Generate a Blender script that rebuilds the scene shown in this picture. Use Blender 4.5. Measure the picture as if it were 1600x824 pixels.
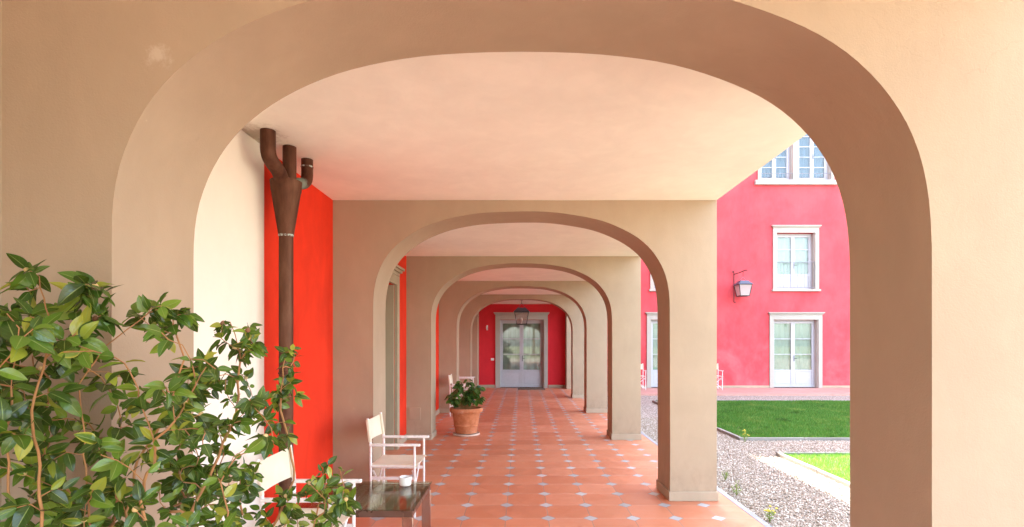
import bpy, bmesh, math, random
import numpy as np
from mathutils import Vector, Matrix, noise
R = math.radians
for o in list(bpy.data.objects): bpy.data.objects.remove(o)
sc = bpy.context.scene
COL = sc.collection
random.seed(7); rng = np.random.default_rng(7)

# ---------------------------------------------------------------- camera
cd = bpy.data.cameras.new('camera'); cam = bpy.data.objects.new('camera', cd); COL.objects.link(cam)
cam.location = (0, 0, 1.5); cam.rotation_euler = (R(90), 0, 0)
cd.sensor_width = 36; cd.lens = 18.38; cd.shift_x = -15/1600; cd.shift_y = 126/1600
cd.clip_start = 0.05; cd.clip_end = 1500
sc.camera = cam
sc.render.engine = 'CYCLES'
sc.render.resolution_x = 1024; sc.render.resolution_y = 527
sc.cycles.max_bounces = 10; sc.cycles.diffuse_bounces = 7; sc.cycles.glossy_bounces = 4
sc.cycles.transmission_bounces = 8; sc.cycles.transparent_max_bounces = 12
sc.cycles.sample_clamp_indirect = 6; sc.cycles.use_denoising = True
sc.view_settings.view_transform = 'Standard'; sc.view_settings.look = 'None'
sc.view_settings.gamma = 1; sc.view_settings.exposure = 3.76

# ---------------------------------------------------------------- sky and sun
SUN_V = Vector((1.33, -10.8, -10.5))          # the way the light travels
w = bpy.data.worlds.new('World'); sc.world = w; w.use_nodes = True
nt = w.node_tree; nt.nodes.clear()
wo = nt.nodes.new('ShaderNodeOutputWorld'); bg = nt.nodes.new('ShaderNodeBackground')
sky = nt.nodes.new('ShaderNodeTexSky'); sky.sky_type = 'NISHITA'; sky.sun_disc = False
sky.sun_elevation = math.atan2(10.5, math.hypot(1.33, 10.8)); sky.sun_rotation = -math.atan2(1.33, 10.8)
sky.air_density = 1.0; sky.dust_density = 2.0; sky.ozone_density = 1.0
hs = nt.nodes.new('ShaderNodeHueSaturation'); hs.inputs['Saturation'].default_value = 0.64
nt.links.new(sky.outputs[0], hs.inputs['Color']); nt.links.new(hs.outputs[0], bg.inputs[0])
nt.links.new(bg.outputs[0], wo.inputs[0]); bg.inputs[1].default_value = 0.15
sl = bpy.data.lights.new('sun', 'SUN'); sl.energy = 5.0; sl.angle = R(0.5); sl.color = (1.0, 0.94, 0.84)
so = bpy.data.objects.new('sun', sl); COL.objects.link(so); so.location = (-3, 20, 22)
so.rotation_euler = SUN_V.to_track_quat('-Z', 'Y').to_euler()

# ---------------------------------------------------------------- material helpers
class N:
    def __init__(s, name):
        s.m = bpy.data.materials.new(name); s.m.use_nodes = True; s.t = s.m.node_tree
        s.p = s.t.nodes['Principled BSDF']; s.out = s.t.nodes['Material Output']
    def new(s, typ, **kw):
        n = s.t.nodes.new(typ)
        for k, v in kw.items(): setattr(n, k, v)
        return n
    def put(s, sock, v):
        if isinstance(v, bpy.types.NodeSocket): s.t.links.new(v, sock)
        elif isinstance(v, (tuple, list)) and len(v) == 3 and sock.type == 'RGBA': sock.default_value = (*v, 1)
        else: sock.default_value = v
    def math(s, op, a, b=None, c=None):
        n = s.new('ShaderNodeMath', operation=op); s.put(n.inputs[0], a)
        if b is not None: s.put(n.inputs[1], b)
        if c is not None: s.put(n.inputs[2], c)
        return n.outputs[0]
    def mix(s, f, a, b, blend='MIX'):
        n = s.new('ShaderNodeMix', data_type='RGBA', blend_type=blend)
        s.put(n.inputs['Factor'], f); s.put(n.inputs[6], a); s.put(n.inputs[7], b); return n.outputs[2]
    def coord(s): return s.new('ShaderNodeTexCoord').outputs['Object']
    def pos(s): return s.new('ShaderNodeNewGeometry').outputs['Position']
    def noise(s, vec, scale, detail=4, rough=.55, dist=0):
        n = s.new('ShaderNodeTexNoise'); s.put(n.inputs['Vector'], vec); n.inputs['Scale'].default_value = scale
        n.inputs['Detail'].default_value = detail; n.inputs['Roughness'].default_value = rough
        n.inputs['Distortion'].default_value = dist; return n.outputs['Fac']
    def ramp(s, f, a, b, va=0., vb=1.):
        n = s.new('ShaderNodeMapRange', interpolation_type='SMOOTHSTEP'); s.put(n.inputs[0], f)
        n.inputs[1].default_value = a; n.inputs[2].default_value = b
        n.inputs[3].default_value = va; n.inputs[4].default_value = vb; return n.outputs[0]
    def cramp(s, f, stops):
        n = s.new('ShaderNodeValToRGB'); s.put(n.inputs[0], f); e = n.color_ramp.elements
        while len(e) < len(stops): e.new(.5)
        for i, (q, c) in enumerate(stops): e[i].position = q; e[i].color = (*c, 1)
        return n.outputs[0]
    def scale(s, vec, xyz):
        n = s.new('ShaderNodeVectorMath', operation='MULTIPLY'); s.put(n.inputs[0], vec); n.inputs[1].default_value = xyz
        return n.outputs[0]
    def bump(s, h, strength, dist):
        n = s.new('ShaderNodeBump'); n.inputs['Strength'].default_value = strength; n.inputs['Distance'].default_value = dist
        s.put(n.inputs['Height'], h)
        prev = s.p.inputs['Normal']
        if prev.is_linked: s.t.links.new(prev.links[0].from_socket, n.inputs['Normal'])
        s.t.links.new(n.outputs[0], s.p.inputs['Normal'])
    def base(s, c, rough=.6, metal=0., spec=.5):
        s.put(s.p.inputs['Base Color'], c); s.put(s.p.inputs['Roughness'], rough)
        s.put(s.p.inputs['Metallic'], metal); s.p.inputs['Specular IOR Level'].default_value = spec
        return s
def mul(c, k): return tuple(min(1, x*k) for x in c)

def stucco(name, c, var=.12, grain=.0011, light=None):
    """painted render: soft cloudy wash, trowel streaks, fine grain"""
    n = N(name); v = n.pos()
    big = n.noise(v, .9, 5, .6, .6); mid = n.noise(n.scale(v, (1, 1, .45)), 5.5, 6, .65, .4); fine = n.noise(v, 170, 3, .6)
    c1 = n.mix(n.ramp(big, .3, .7), mul(c, 1-var), mul(c, 1+var))
    c2 = n.mix(n.ramp(mid, .35, .72), mul(c, 1-var*.5), mul(c, 1+var*.6))
    cc = n.mix(.5, c1, c2)
    sp = n.ramp(n.noise(v, 38, 2, .5), .70, .76)
    cc = n.mix(n.math('MULTIPLY', sp, .12), cc, mul(c, .7))
    sp2 = n.ramp(n.noise(n.scale(v, (1.1, .9, 1)), 7, 7, .72), .69, .74)       # pale chipped spots
    cc = n.mix(n.math('MULTIPLY', sp2, .35), cc, mul(c, 1.45))
    if light: cc = light(n, v, cc)
    n.base(cc, .93, 0, .25)
    n.bump(n.math('ADD', n.math('MULTIPLY', fine, 1), n.math('MULTIPLY', n.noise(v, 80, 3, .6), .6)), .8, grain)
    n.bump(mid, .5, .005)
    return n.m

TAUPE = (.385, .292, .202)
def scuff(n, v, cc):
    # the pale scuff high on the left of the nearest arch
    q = n.new('ShaderNodeVectorMath', operation='DISTANCE'); n.put(q.inputs[0], v); q.inputs[1].default_value = (-1.255, 1.81, 2.50)
    d = n.math('ADD', q.outputs['Value'], n.math('MULTIPLY', n.math('SUBTRACT', n.noise(v, 34, 5, .7), .5), .16))
    cc = n.mix(n.math('MULTIPLY', n.ramp(d, .055, .0, 0, 1), .40), cc, (.60, .52, .43))
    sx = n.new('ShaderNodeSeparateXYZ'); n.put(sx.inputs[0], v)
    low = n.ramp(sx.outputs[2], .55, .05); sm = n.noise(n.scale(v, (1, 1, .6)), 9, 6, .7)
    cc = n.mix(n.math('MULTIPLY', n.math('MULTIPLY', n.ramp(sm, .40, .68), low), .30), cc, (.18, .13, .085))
    vo = n.new('ShaderNodeTexVoronoi', feature='DISTANCE_TO_EDGE'); vo.inputs['Scale'].default_value = .55
    wv = n.new('ShaderNodeVectorMath', operation='ADD'); n.put(wv.inputs[0], v)
    nn = n.new('ShaderNodeTexNoise'); nn.inputs['Scale'].default_value = 3.5; nn.inputs['Detail'].default_value = 6; n.put(nn.inputs['Vector'], v)
    sc2 = n.new('ShaderNodeVectorMath', operation='SCALE'); n.put(sc2.inputs[0], nn.outputs['Color']); sc2.inputs['Scale'].default_value = .5
    n.put(wv.inputs[1], sc2.outputs[0]); n.put(vo.inputs['Vector'], wv.outputs[0])
    cr = n.math('MULTIPLY', n.ramp(vo.outputs['Distance'], .0022, .0006), n.ramp(n.noise(v, 1.3, 3), .56, .64))
    return n.mix(n.math('MULTIPLY', cr, .10), cc, (.16, .11, .07))
M = {}
M['arch'] = stucco('taupe_stucco', TAUPE, .10, light=scuff)
M['cream'] = stucco('cream_stucco', (.82, .75, .65), .05)
def ceil_stain(n, v, cc):
    q = n.new('ShaderNodeVectorMath', operation='DISTANCE'); n.put(q.inputs[0], v); q.inputs[1].default_value = (-1.80, 3.42, 2.877)
    d = n.math('ADD', q.outputs['Value'], n.math('MULTIPLY', n.math('SUBTRACT', n.noise(v, 16, 6, .7), .5), .55))
    return n.mix(n.math('MULTIPLY', n.ramp(d, .26, .05, 0, 1), .6), cc, (.33, .25, .15))
M['ceiling'] = stucco('peach_ceiling_stucco', (.90, .88, .79), .08, light=ceil_stain)
M['red'] = stucco('red_stucco', (.66, .034, .010), .20)
M['endred'] = stucco('deep_red_stucco', (.60, .026, .036), .12)
def weathered(n, v, cc):
    # sun-faded clouds and a washed-out, splashed base
    sx = n.new('ShaderNodeSeparateXYZ'); n.put(sx.inputs[0], v)
    p = n.noise(n.scale(v, (1, 1, .8)), 1.0, 5, .58, .3); low = n.ramp(sx.outputs[2], 3.2, .2, .25, 1)
    cc = n.mix(n.math('MULTIPLY', n.math('MULTIPLY', n.ramp(p, .42, .66), low), .62), cc, (.62, .17, .175))
    st = n.noise(n.scale(v, (5, 5, .35)), 2.0, 5, .6)
    return n.mix(n.math('MULTIPLY', n.ramp(st, .58, .75), .35), cc, (.46, .045, .055))
M['facade'] = stucco('pink_red_stucco', (.54, .066, .078), .22, light=weathered)
M['stone'] = stucco('grey_stone', (.40, .37, .32), .08, .0008)
M['warmstone'] = stucco('warm_grey_stone', (.36, .295, .20), .08, .0008)
M['skirt'] = stucco('skirting_stone', (.40, .315, .225), .12, .001)

def simple(name, c, rough, metal=0, spec=.5, var=.08, sc_=20, bump=0):
    n = N(name); v = n.coord(); f = n.noise(v, sc_, 5, .6)
    n.base(n.mix(f, mul(c, 1-var*1.5), mul(c, 1+var*1.5)), n.ramp(n.noise(v, sc_*2, 3), .3, .7, max(.02, rough-.08), min(1, rough+.08)), metal, spec)
    if bump: n.bump(f, .5, bump)
    return n.m
M['doorpaint'] = simple('pale_grey_paint', (.43, .43, .455), .45)
M['whitepaint'] = simple('white_paint', (.42, .43, .46), .35, var=.05)
M['chairframe'] = simple('white_enamel', (.78, .77, .75), .3, var=.06)
M['canvas'] = None
n = N('cream_canvas'); v = n.coord()
wv = n.new('ShaderNodeTexWave'); wv.inputs['Scale'].default_value = 160; n.put(wv.inputs['Vector'], v)
f = n.noise(v, 9, 5, .6)
n.base(n.mix(f, (.60, .53, .40), (.76, .70, .56)), .9, 0, .2); n.bump(wv.outputs['Fac'], .3, .0006); n.bump(f, .6, .006); M['canvas'] = n.m
M['iron'] = simple('dark_iron', (.035, .033, .035), .45, .6, .5, .2)
M['chrome'] = simple('brown_tinted_steel', (.50, .36, .30), .2, .9, .5, .05, 3)
M['bronze'] = simple('brown_frame_metal', (.15, .085, .06), .3, .4, .5, .05, 3)
M['slat'] = simple('weathered_slat_wood', (.66, .62, .52), .55, 0, .4, .15, 14)
M['ceramic'] = simple('white_ceramic', (.82, .80, .77), .18, 0, .5, .03)
M['darkash'] = simple('grey_ash', (.08, .075, .07), .9)
M['plastic'] = simple('white_plastic', (.8, .79, .77), .35)
M['mat'] = simple('brown_coir', (.16, .11, .075), .95, 0, .2, .3, 60, .003)
M['curtain'] = simple('pale_curtain', (.38, .41, .37), .9, 0, .2, .10, 3)
M['skyback'] = simple('sky_tinted_backing', (.07, .11, .19), .9, 0, .2, .10, 3)  # backing for the top windows; reflected blue sky put into its colour
M['kerb'] = stucco('kerb_stone', (.24, .225, .20), .3, .002)
M['edgestone'] = stucco('edging_stone', (.30, .30, .31), .15, .001)
M['soil'] = simple('soil', (.07, .05, .035), .95, 0, .2, .3, 12, .01)
M['rooftile'] = simple('roof_clay', (.42, .20, .12), .8, 0, .3, .2, 5)
M['bark'] = simple('tan_bark', (.34, .165, .06), .75, 0, .3, .25, 30, .002)
M['treebark'] = simple('tree_bark', (.12, .09, .06), .9, 0, .2, .3, 8, .02)
M['bud'] = simple('pale_bud', (.55, .38, .16), .5, 0, .4, .2, 40)
M['budbrown'] = simple('brown_seed_pod', (.20, .09, .045), .7, 0, .3, .3, 60)

# copper drainpipe, with verdigris at the joints
n = N('aged_copper'); v = n.pos()
f = n.noise(n.scale(v, (1, 1, .25)), 16, 6, .65)
c = n.cramp(f, [(.25, (.055, .026, .018)), (.55, (.125, .058, .037)), (.8, (.19, .10, .065))])
q = n.new('ShaderNodeVectorMath', operation='DISTANCE'); n.put(q.inputs[0], v); q.inputs[1].default_value = (-1.60, 3.76, 2.66)
gf = n.ramp(n.math('ADD', q.outputs['Value'], n.math('MULTIPLY', n.math('SUBTRACT', n.noise(v, 30, 5, .7), .5), .15)), .10, .03)
c = n.mix(n.math('MULTIPLY', gf, .75), c, (.28, .40, .34))
n.base(c, n.ramp(f, .3, .7, .35, .55), .45, 0, ); M['copper'] = n.m
n = N('solder'); f = n.noise(n.pos(), 60, 4, .7); n.base(n.mix(n.ramp(f, .45, .6), (.12, .06, .04), (.5, .62, .58)), .6); M['solder'] = n.m

def glass(name, tint=(.95, .98, .96), rough=.0, kf=1.2):
    n = N(name); n.t.nodes.remove(n.p)
    fr = n.new('ShaderNodeFresnel'); fr.inputs[0].default_value = 1.52
    tr = n.new('ShaderNodeBsdfTransparent'); tr.inputs[0].default_value = (*tint, 1)
    gl = n.new('ShaderNodeBsdfGlossy'); gl.inputs['Roughness'].default_value = rough
    k = n.math('MINIMUM', n.math('MULTIPLY_ADD', fr.outputs[0], kf, .01), 1.0)
    mx = n.new('ShaderNodeMixShader'); n.put(mx.inputs[0], k); n.t.links.new(tr.outputs[0], mx.inputs[1]); n.t.links.new(gl.outputs[0], mx.inputs[2])
    n.t.links.new(mx.outputs[0], n.out.inputs[0]); return n.m
M['pane'] = glass('window_glass', (.88, .93, .90), 0, .7)
M['railgrey'] = simple('grey_railing_paint', (.20, .20, .23), .5)
M['lampsheen'] = simple('iron_with_sky_sheen', (.10, .11, .15), .4, .3)  # iron of the lantern roofs, with the sky's bluish sheen put into the colour
M['tabletop'] = glass('table_glass', (.82, .86, .78), 0, .75)
M['lampglass'] = glass('lantern_glass', (.93, .90, .88), .08)
n = N('reflection_tinted_glass'); n.base((.72, .66, .64), .25)  # wall lantern panes; a pinkish white reflection painted into the glass colour
tp_ = n.new('ShaderNodeBsdfTransparent'); tl_ = n.new('ShaderNodeBsdfTranslucent'); tl_.inputs[0].default_value = (.8, .74, .72, 1)
m1_ = n.new('ShaderNodeMixShader'); m1_.inputs[0].default_value = .5; n.t.links.new(n.p.outputs[0], m1_.inputs[1]); n.t.links.new(tl_.outputs[0], m1_.inputs[2])
m2_ = n.new('ShaderNodeMixShader'); m2_.inputs[0].default_value = .35; n.t.links.new(m1_.outputs[0], m2_.inputs[1]); n.t.links.new(tp_.outputs[0], m2_.inputs[2]); n.t.links.new(m2_.outputs[0], n.out.inputs[0])
M['lampreflect'] = n.m
M['bulb'] = simple('frosted_bulb', (.85, .82, .78), .3)

# terracotta octagon floor with grey diamond insets
PITCH = .3667
n = N('terracotta_octagons'); v = n.pos()
sx = n.new('ShaderNodeSeparateXYZ'); n.put(sx.inputs[0], v)
gx = n.math('DIVIDE', n.math('ADD', sx.outputs[0], .137 + 20*PITCH), PITCH)
gy = n.math('DIVIDE', n.math('SUBTRACT', sx.outputs[1], 4.506 - 40*PITCH), PITCH)
fx = n.math('ABSOLUTE', n.math('SUBTRACT', n.math('FRACT', n.math('ADD', gx, .5)), .5))
fy = n.math('ABSOLUTE', n.math('SUBTRACT', n.math('FRACT', n.math('ADD', gy, .5)), .5))
cxy = n.new('ShaderNodeCombineXYZ'); n.put(cxy.inputs[0], n.math('FLOOR', gx)); n.put(cxy.inputs[1], n.math('FLOOR', gy))
wn = n.new('ShaderNodeTexWhiteNoise', noise_dimensions='2D'); n.put(wn.inputs['Vector'], cxy.outputs[0])
cxy2 = n.new('ShaderNodeCombineXYZ'); n.put(cxy2.inputs[0], n.math('ROUND', gx)); n.put(cxy2.inputs[1], n.math('ROUND', gy))
wn2 = n.new('ShaderNodeTexWhiteNoise', noise_dimensions='2D'); n.put(wn2.inputs['Vector'], cxy2.outputs[0])
man = n.math('ADD', fx, fy)
dia = n.math('LESS_THAN', man, .182)
ring = n.math('COMPARE', man, .182, .010)
line = n.math('MAXIMUM', n.math('LESS_THAN', fx, .008), n.math('LESS_THAN', fy, .0065))
line = n.math('MULTIPLY', line, n.math('SUBTRACT', 1, dia))
grout = n.math('MAXIMUM', line, ring)
nz = n.noise(v, 7, 7, .65, .5); nz2 = n.noise(v, 1.3, 4, .6)
tc = n.cramp(wn.outputs[0], [(0, (.48, .155, .075)), (.3, (.54, .185, .09)), (.7, (.575, .205, .105)), (1, (.62, .245, .135))])
tc = n.mix(n.math('MULTIPLY', n.ramp(nz, .38, .75), .5), tc, (.66, .28, .155))
tc = n.mix(n.math('MULTIPLY', n.ramp(nz2, .4, .7), .25), tc, (.38, .115, .06))
sp_ = n.ramp(n.noise(v, 24, 6, .7), .66, .74); tc = n.mix(n.math('MULTIPLY', sp_, .4), tc, (.30, .10, .06))
dc = n.mix(wn2.outputs[0], (.34, .335, .335), (.50, .485, .47))
cc = n.mix(dia, tc, dc); gy_ = n.mix(n.math('LESS_THAN', fy, .0065), (.34, .24, .19), (.60, .43, .33))
cc = n.mix(grout, cc, gy_)
n.base(cc, n.math('ADD', n.ramp(nz, .3, .7, .36, .56), n.math('MULTIPLY', grout, .3)), 0, .38)
n.bump(n.math('SUBTRACT', n.math('MULTIPLY', nz, .3), grout), .5, .0025); n.bump(nz2, .5, .006)
M['floor'] = n.m

n = N('pinkish_paving'); v = n.pos(); f = n.noise(v, 3, 6, .6)
n.base(n.mix(f, (.42, .20, .15), (.58, .32, .26)), .7); M['paving'] = n.m
n = N('gravel_bed'); v = n.pos()
vo = n.new('ShaderNodeTexVoronoi'); vo.inputs['Scale'].default_value = 48; n.put(vo.inputs['Vector'], v)
sp = n.new('ShaderNodeSeparateColor'); n.put(sp.inputs[0], vo.outputs['Color'])
c = n.cramp(sp.outputs[0], [(0, (.26, .21, .16)), (.5, (.48, .42, .35)), (1, (.70, .64, .55))])
far = n.noise(v, .35, 4)
sy = n.new('ShaderNodeSeparateXYZ'); n.put(sy.inputs[0], v)
c = n.mix(n.ramp(vo.outputs['Distance'], .3, .75), c, (.17, .14, .11))
c = n.mix(n.ramp(n.math('ADD', sy.outputs[1], n.math('MULTIPLY', far, 3)), -17, -22), c, n.mix(far, (.16, .18, .10), (.26, .25, .17)))
n.base(c, .85, 0, .3); n.bump(vo.outputs['Distance'], 1, -.012); M['gravel'] = n.m
n = N('pebble'); g = n.new('ShaderNodeNewGeometry')
n.base(n.cramp(g.outputs['Random Per Island'], [(0, (.17, .125, .09)), (.25, (.36, .27, .195)), (.6, (.45, .375, .305)), (.85, (.56, .49, .41)), (1, (.78, .73, .64))]), .7, 0, .35); M['pebble'] = n.m

def leafmat(name, stops, rough=.3, trans=.25, veins=False, spec=.5):
    n = N(name); g = n.new('ShaderNodeNewGeometry'); f = g.outputs['Random Per Island']
    c = n.cramp(f, stops)
    if veins:
        at = n.new('ShaderNodeAttribute'); at.attribute_name = 'leaf_uv'
        s3 = n.new('ShaderNodeSeparateXYZ'); n.put(s3.inputs[0], at.outputs['Vector'])
        mid = n.math('ABSOLUTE', s3.outputs[0])
        vn = n.math('ABSOLUTE', n.math('SUBTRACT', n.math('FRACT', n.math('ADD', n.math('MULTIPLY', s3.outputs[1], 6), n.math('MULTIPLY', mid, -1.6))), .5))
        c = n.mix(n.math('MULTIPLY', n.ramp(vn, .07, .0), .25), c, (.16, .25, .05))
        c = n.mix(n.math('MULTIPLY', n.ramp(mid, .09, .02), .8), c, (.26, .34, .08))
        ed = n.math('MULTIPLY', n.ramp(mid, .5, 1.0), n.ramp(s3.outputs[2], .93, .98))
        c = n.mix(n.math('MULTIPLY', ed, .8), c, (.52, .46, .05))
        n.bump(n.ramp(mid, 0, .15), .5, .001); n.bump(n.ramp(vn, .12, 0), .4, -.0006)
    c = n.mix(n.math('MULTIPLY', n.noise(n.pos(), 30, 4), .22), c, mul(stops[-2][1], .9))
    if name == 'grass_blade':
        pn = n.noise(n.pos(), 1.6, 5, .65); c = n.mix(n.ramp(pn, .52, .68), c, n.mix(f, (.10, .27, .04), (.30, .36, .09)))
        c = n.mix(n.ramp(pn, .45, .3), c, (.018, .08, .012))
    n.base(c, rough, 0, spec)
    tl = n.new('ShaderNodeBsdfTranslucent'); n.put(tl.inputs[0], n.mix(.5, c, (.20, .34, .03)))
    mx = n.new('ShaderNodeMixShader'); mx.inputs[0].default_value = trans
    n.t.links.new(n.p.outputs[0], mx.inputs[1]); n.t.links.new(tl.outputs[0], mx.inputs[2]); n.t.links.new(mx.outputs[0], n.out.inputs[0])
    return n.m
M['camellia'] = leafmat('camellia_leaf', [(0, (.010, .032, .007)), (.42, (.026, .070, .011)), (.68, (.07, .15, .018)), (.87, (.17, .27, .028)), (1, (.38, .36, .04))], .17, .28, True)
M['potleaf'] = leafmat('broad_leaf', [(0, (.015, .055, .015)), (.6, (.035, .11, .02)), (1, (.09, .20, .03))], .3, .2, True)
M['grass'] = leafmat('grass_blade', [(0, (.028, .14, .018)), (.5, (.055, .22, .03)), (.85, (.10, .30, .042)), (1, (.28, .34, .09))], .6, .35, False, .3)
M['weed'] = leafmat('weed_leaf', [(0, (.12, .22, .03)), (1, (.30, .36, .05))], .6, .3, False, .3)
M['yellow'] = simple('yellow_petal', (.7, .55, .05), .6)
M['treeleaf'] = leafmat('tree_leaf', [(0, (.03, .07, .02)), (.6, (.05, .11, .025)), (1, (.10, .16, .04))], .6, .3, False, .3)
n = N('terracotta_pot'); v = n.coord(); f = n.noise(v, 9, 6, .7)
c = n.mix(n.ramp(f, .3, .7), (.42, .13, .05), (.56, .21, .10)); c = n.mix(n.math('MULTIPLY', n.ramp(n.noise(v, 5, 6, .7), .55, .75), .35), c, (.66, .50, .40))
n.base(c, .8, 0, .3); n.bump(f, .4, .003); M['terracotta'] = n.m

# ---------------------------------------------------------------- mesh helpers
def tag(o, label=None, cat=None, group=None, kind=None):
    if label: o['label'] = label
    if cat: o['category'] = cat
    if group: o['group'] = group
    if kind: o['kind'] = kind
    return o
def empty(name, loc, rz=0, parent=None):
    o = bpy.data.objects.new(name, None); COL.objects.link(o); o.location = loc; o.rotation_euler.z = rz
    o.empty_display_size = .1
    if parent: o.parent = parent
    return o
class MB:
    def __init__(s, off=(0, 0, 0)): s.v = []; s.f = []; s.off = Vector(off)
    def add(s, vs, fs):
        k = len(s.v); s.v += [tuple(Vector(p) - s.off) for p in vs]; s.f += [tuple(i+k for i in f) for f in fs]; return s
    def box(s, x0, x1, y0, y1, z0, z1):
        if x0 > x1: x0, x1 = x1, x0
        if y0 > y1: y0, y1 = y1, y0
        vs = [(x, y, z) for z in (z0, z1) for y in (y0, y1) for x in (x0, x1)]
        return s.add(vs, [(0, 2, 3, 1), (4, 5, 7, 6), (0, 1, 5, 4), (2, 6, 7, 3), (0, 4, 6, 2), (1, 3, 7, 5)])
    def tube(s, pts, r, seg=10, cap=True):
        pts = [Vector(p) for p in pts]; rs = r if isinstance(r, (list, tuple)) else [r]*len(pts)
        d0 = (pts[1]-pts[0]).normalized(); up = Vector((0, 0, 1)) if abs(d0.z) < .9 else Vector((1, 0, 0))
        u = d0.cross(up).normalized(); vs = []
        for i, p in enumerate(pts):
            if i == 0: d = pts[1]-pts[0]
            elif i == len(pts)-1: d = pts[-1]-pts[-2]
            else: d = (pts[i+1]-pts[i]).normalized() + (pts[i]-pts[i-1]).normalized()
            d = d.normalized() if d.length > 1e-6 else d0
            u = (u - d*u.dot(d)); u = u.normalized() if u.length > 1e-6 else d.orthogonal().normalized()
            w_ = d.cross(u)
            for k in range(seg):
                a = 2*math.pi*k/seg; vs.append(p + (u*math.cos(a) + w_*math.sin(a))*rs[i])
        fs = []
        for i in range(len(pts)-1):
            for k in range(seg):
                a = i*seg+k; b = i*seg+(k+1) % seg; fs.append((a, b, b+seg, a+seg))
        if cap: fs.append(tuple(range(seg-1, -1, -1))); fs.append(tuple((len(pts)-1)*seg+k for k in range(seg)))
        return s.add(vs, fs)
    def lathe(s, prof, c=(0, 0, 0), seg=40, capb=True, capt=False):
        vs = []; fs = []
        for r, z in prof:
            for k in range(seg):
                a = 2*math.pi*k/seg; vs.append((c[0]+r*math.cos(a), c[1]+r*math.sin(a), c[2]+z))
        for i in range(len(prof)-1):
            for k in range(seg):
                a = i*seg+k; b = i*seg+(k+1) % seg; fs.append((a, b, b+seg, a+seg))
        if capb: fs.append(tuple(range(seg-1, -1, -1)))
        if capt: fs.append(tuple((len(prof)-1)*seg+k for k in range(seg)))
        return s.add(vs, fs)
    def build(s, name, mat, parent=None, loc=(0, 0, 0), bevel=0, angle=35, rz=0):
        me = bpy.data.meshes.new(name); me.from_pydata(s.v, [], s.f); me.materials.append(mat)
        bm = bmesh.new(); bm.from_mesh(me)
        for f in bm.faces: f.smooth = True
        for e in bm.edges:
            e.smooth = len(e.link_faces) == 2 and e.calc_face_angle(0) < R(angle)
        bm.to_mesh(me); bm.free()
        o = bpy.data.objects.new(name, me); COL.objects.link(o); o.location = loc; o.rotation_euler.z = rz
        if parent: o.parent = parent
        if bevel:
            b = o.modifiers.new('bevel', 'BEVEL'); b.width = bevel; b.segments = 2; b.limit_method = 'ANGLE'; b.angle_limit = R(40)
        return o
def np_mesh(name, verts, faces, mat, smooth=True, attr=None):
    """verts (n,3), faces (m,k) all the same size"""
    me = bpy.data.meshes.new(name); m, k = faces.shape
    me.vertices.add(len(verts)); me.vertices.foreach_set('co', verts.astype(np.float32).ravel())
    me.loops.add(m*k); me.loops.foreach_set('vertex_index', faces.astype(np.int32).ravel())
    me.polygons.add(m); me.polygons.foreach_set('loop_start', np.arange(0, m*k, k, dtype=np.int32))
    me.polygons.foreach_set('use_smooth', np.full(m, smooth))
    me.update(calc_edges=True); me.materials.append(mat)
    if attr is not None:
        a = me.attributes.new('leaf_uv', 'FLOAT_VECTOR', 'POINT'); a.data.foreach_set('vector', attr.astype(np.float32).ravel())
    return me
def link(name, me, parent=None, loc=(0, 0, 0)):
    o = bpy.data.objects.new(name, me); COL.objects.link(o); o.location = loc
    if parent: o.parent = parent
    return o
def copy_tree(o, parent=None):
    c = o.copy(); COL.objects.link(c); c.parent = parent
    for ch in [x for x in bpy.data.objects if x.parent == o]: copy_tree(ch, c)
    return c

# ================================================================= GROUND
MB().add([(-300, -300, -.062), (300, -300, -.062), (300, 300, -.062), (-300, 300, -.062)], [(0, 1, 2, 3)]).build('ground', M['gravel'])
tag(bpy.data.objects['ground'], kind='structure')
o = MB().box(-2.4, 2.0, -7.5, 18.0, -.3, 0).build('portico_floor', M['floor']); tag(o, kind='structure')
o = MB().box(2.002, 2.062, -7.5, 15.845, -.3, .002).build('floor_edging', M['edgestone'], bevel=.006); tag(o, kind='structure')
o = MB().box(2.002, 26, 15.85, 18.0, -.3, -.002).build('pavement', M['paving'], bevel=.008); tag(o, kind='structure')

# lawns with low stone kerbs
L1 = (3.56, 15, 8.46, 14.0); L2 = (3.60, 15, 1.5, 7.24)
for (x0, x1, y0, y1) in (L1, L2):
    o = MB().box(x0, x1, y0, y1, -.2, -.035).build('lawn_soil', M['soil']); tag(o, kind='structure')
    k = MB(); t = .055
    # kerb stones about a metre long
    def run(a, b, f):
        L = abs(b-a); m = max(1, round(L/1.0)); 
        for i in range(m):
            p = a+(b-a)*i/m; q = a+(b-a)*(i+1)/m - .006; z = -.004+random.uniform(-.006, .006); f(p, q, z)
    run(x0-t, x1, lambda p, q, z: k.box(p, q, y0-t, y0-.002, -.2, z))
    run(x0-t, x1, lambda p, q, z: k.box(p, q, y1+.002, y1+t, -.2, z))
    run(y0, y1, lambda p, q, z: k.box(x0-t, x0-.002, p, q, -.2, z))
    o = k.build('lawn_kerb', M['kerb'], bevel=.006); tag(o, kind='structure')
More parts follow.
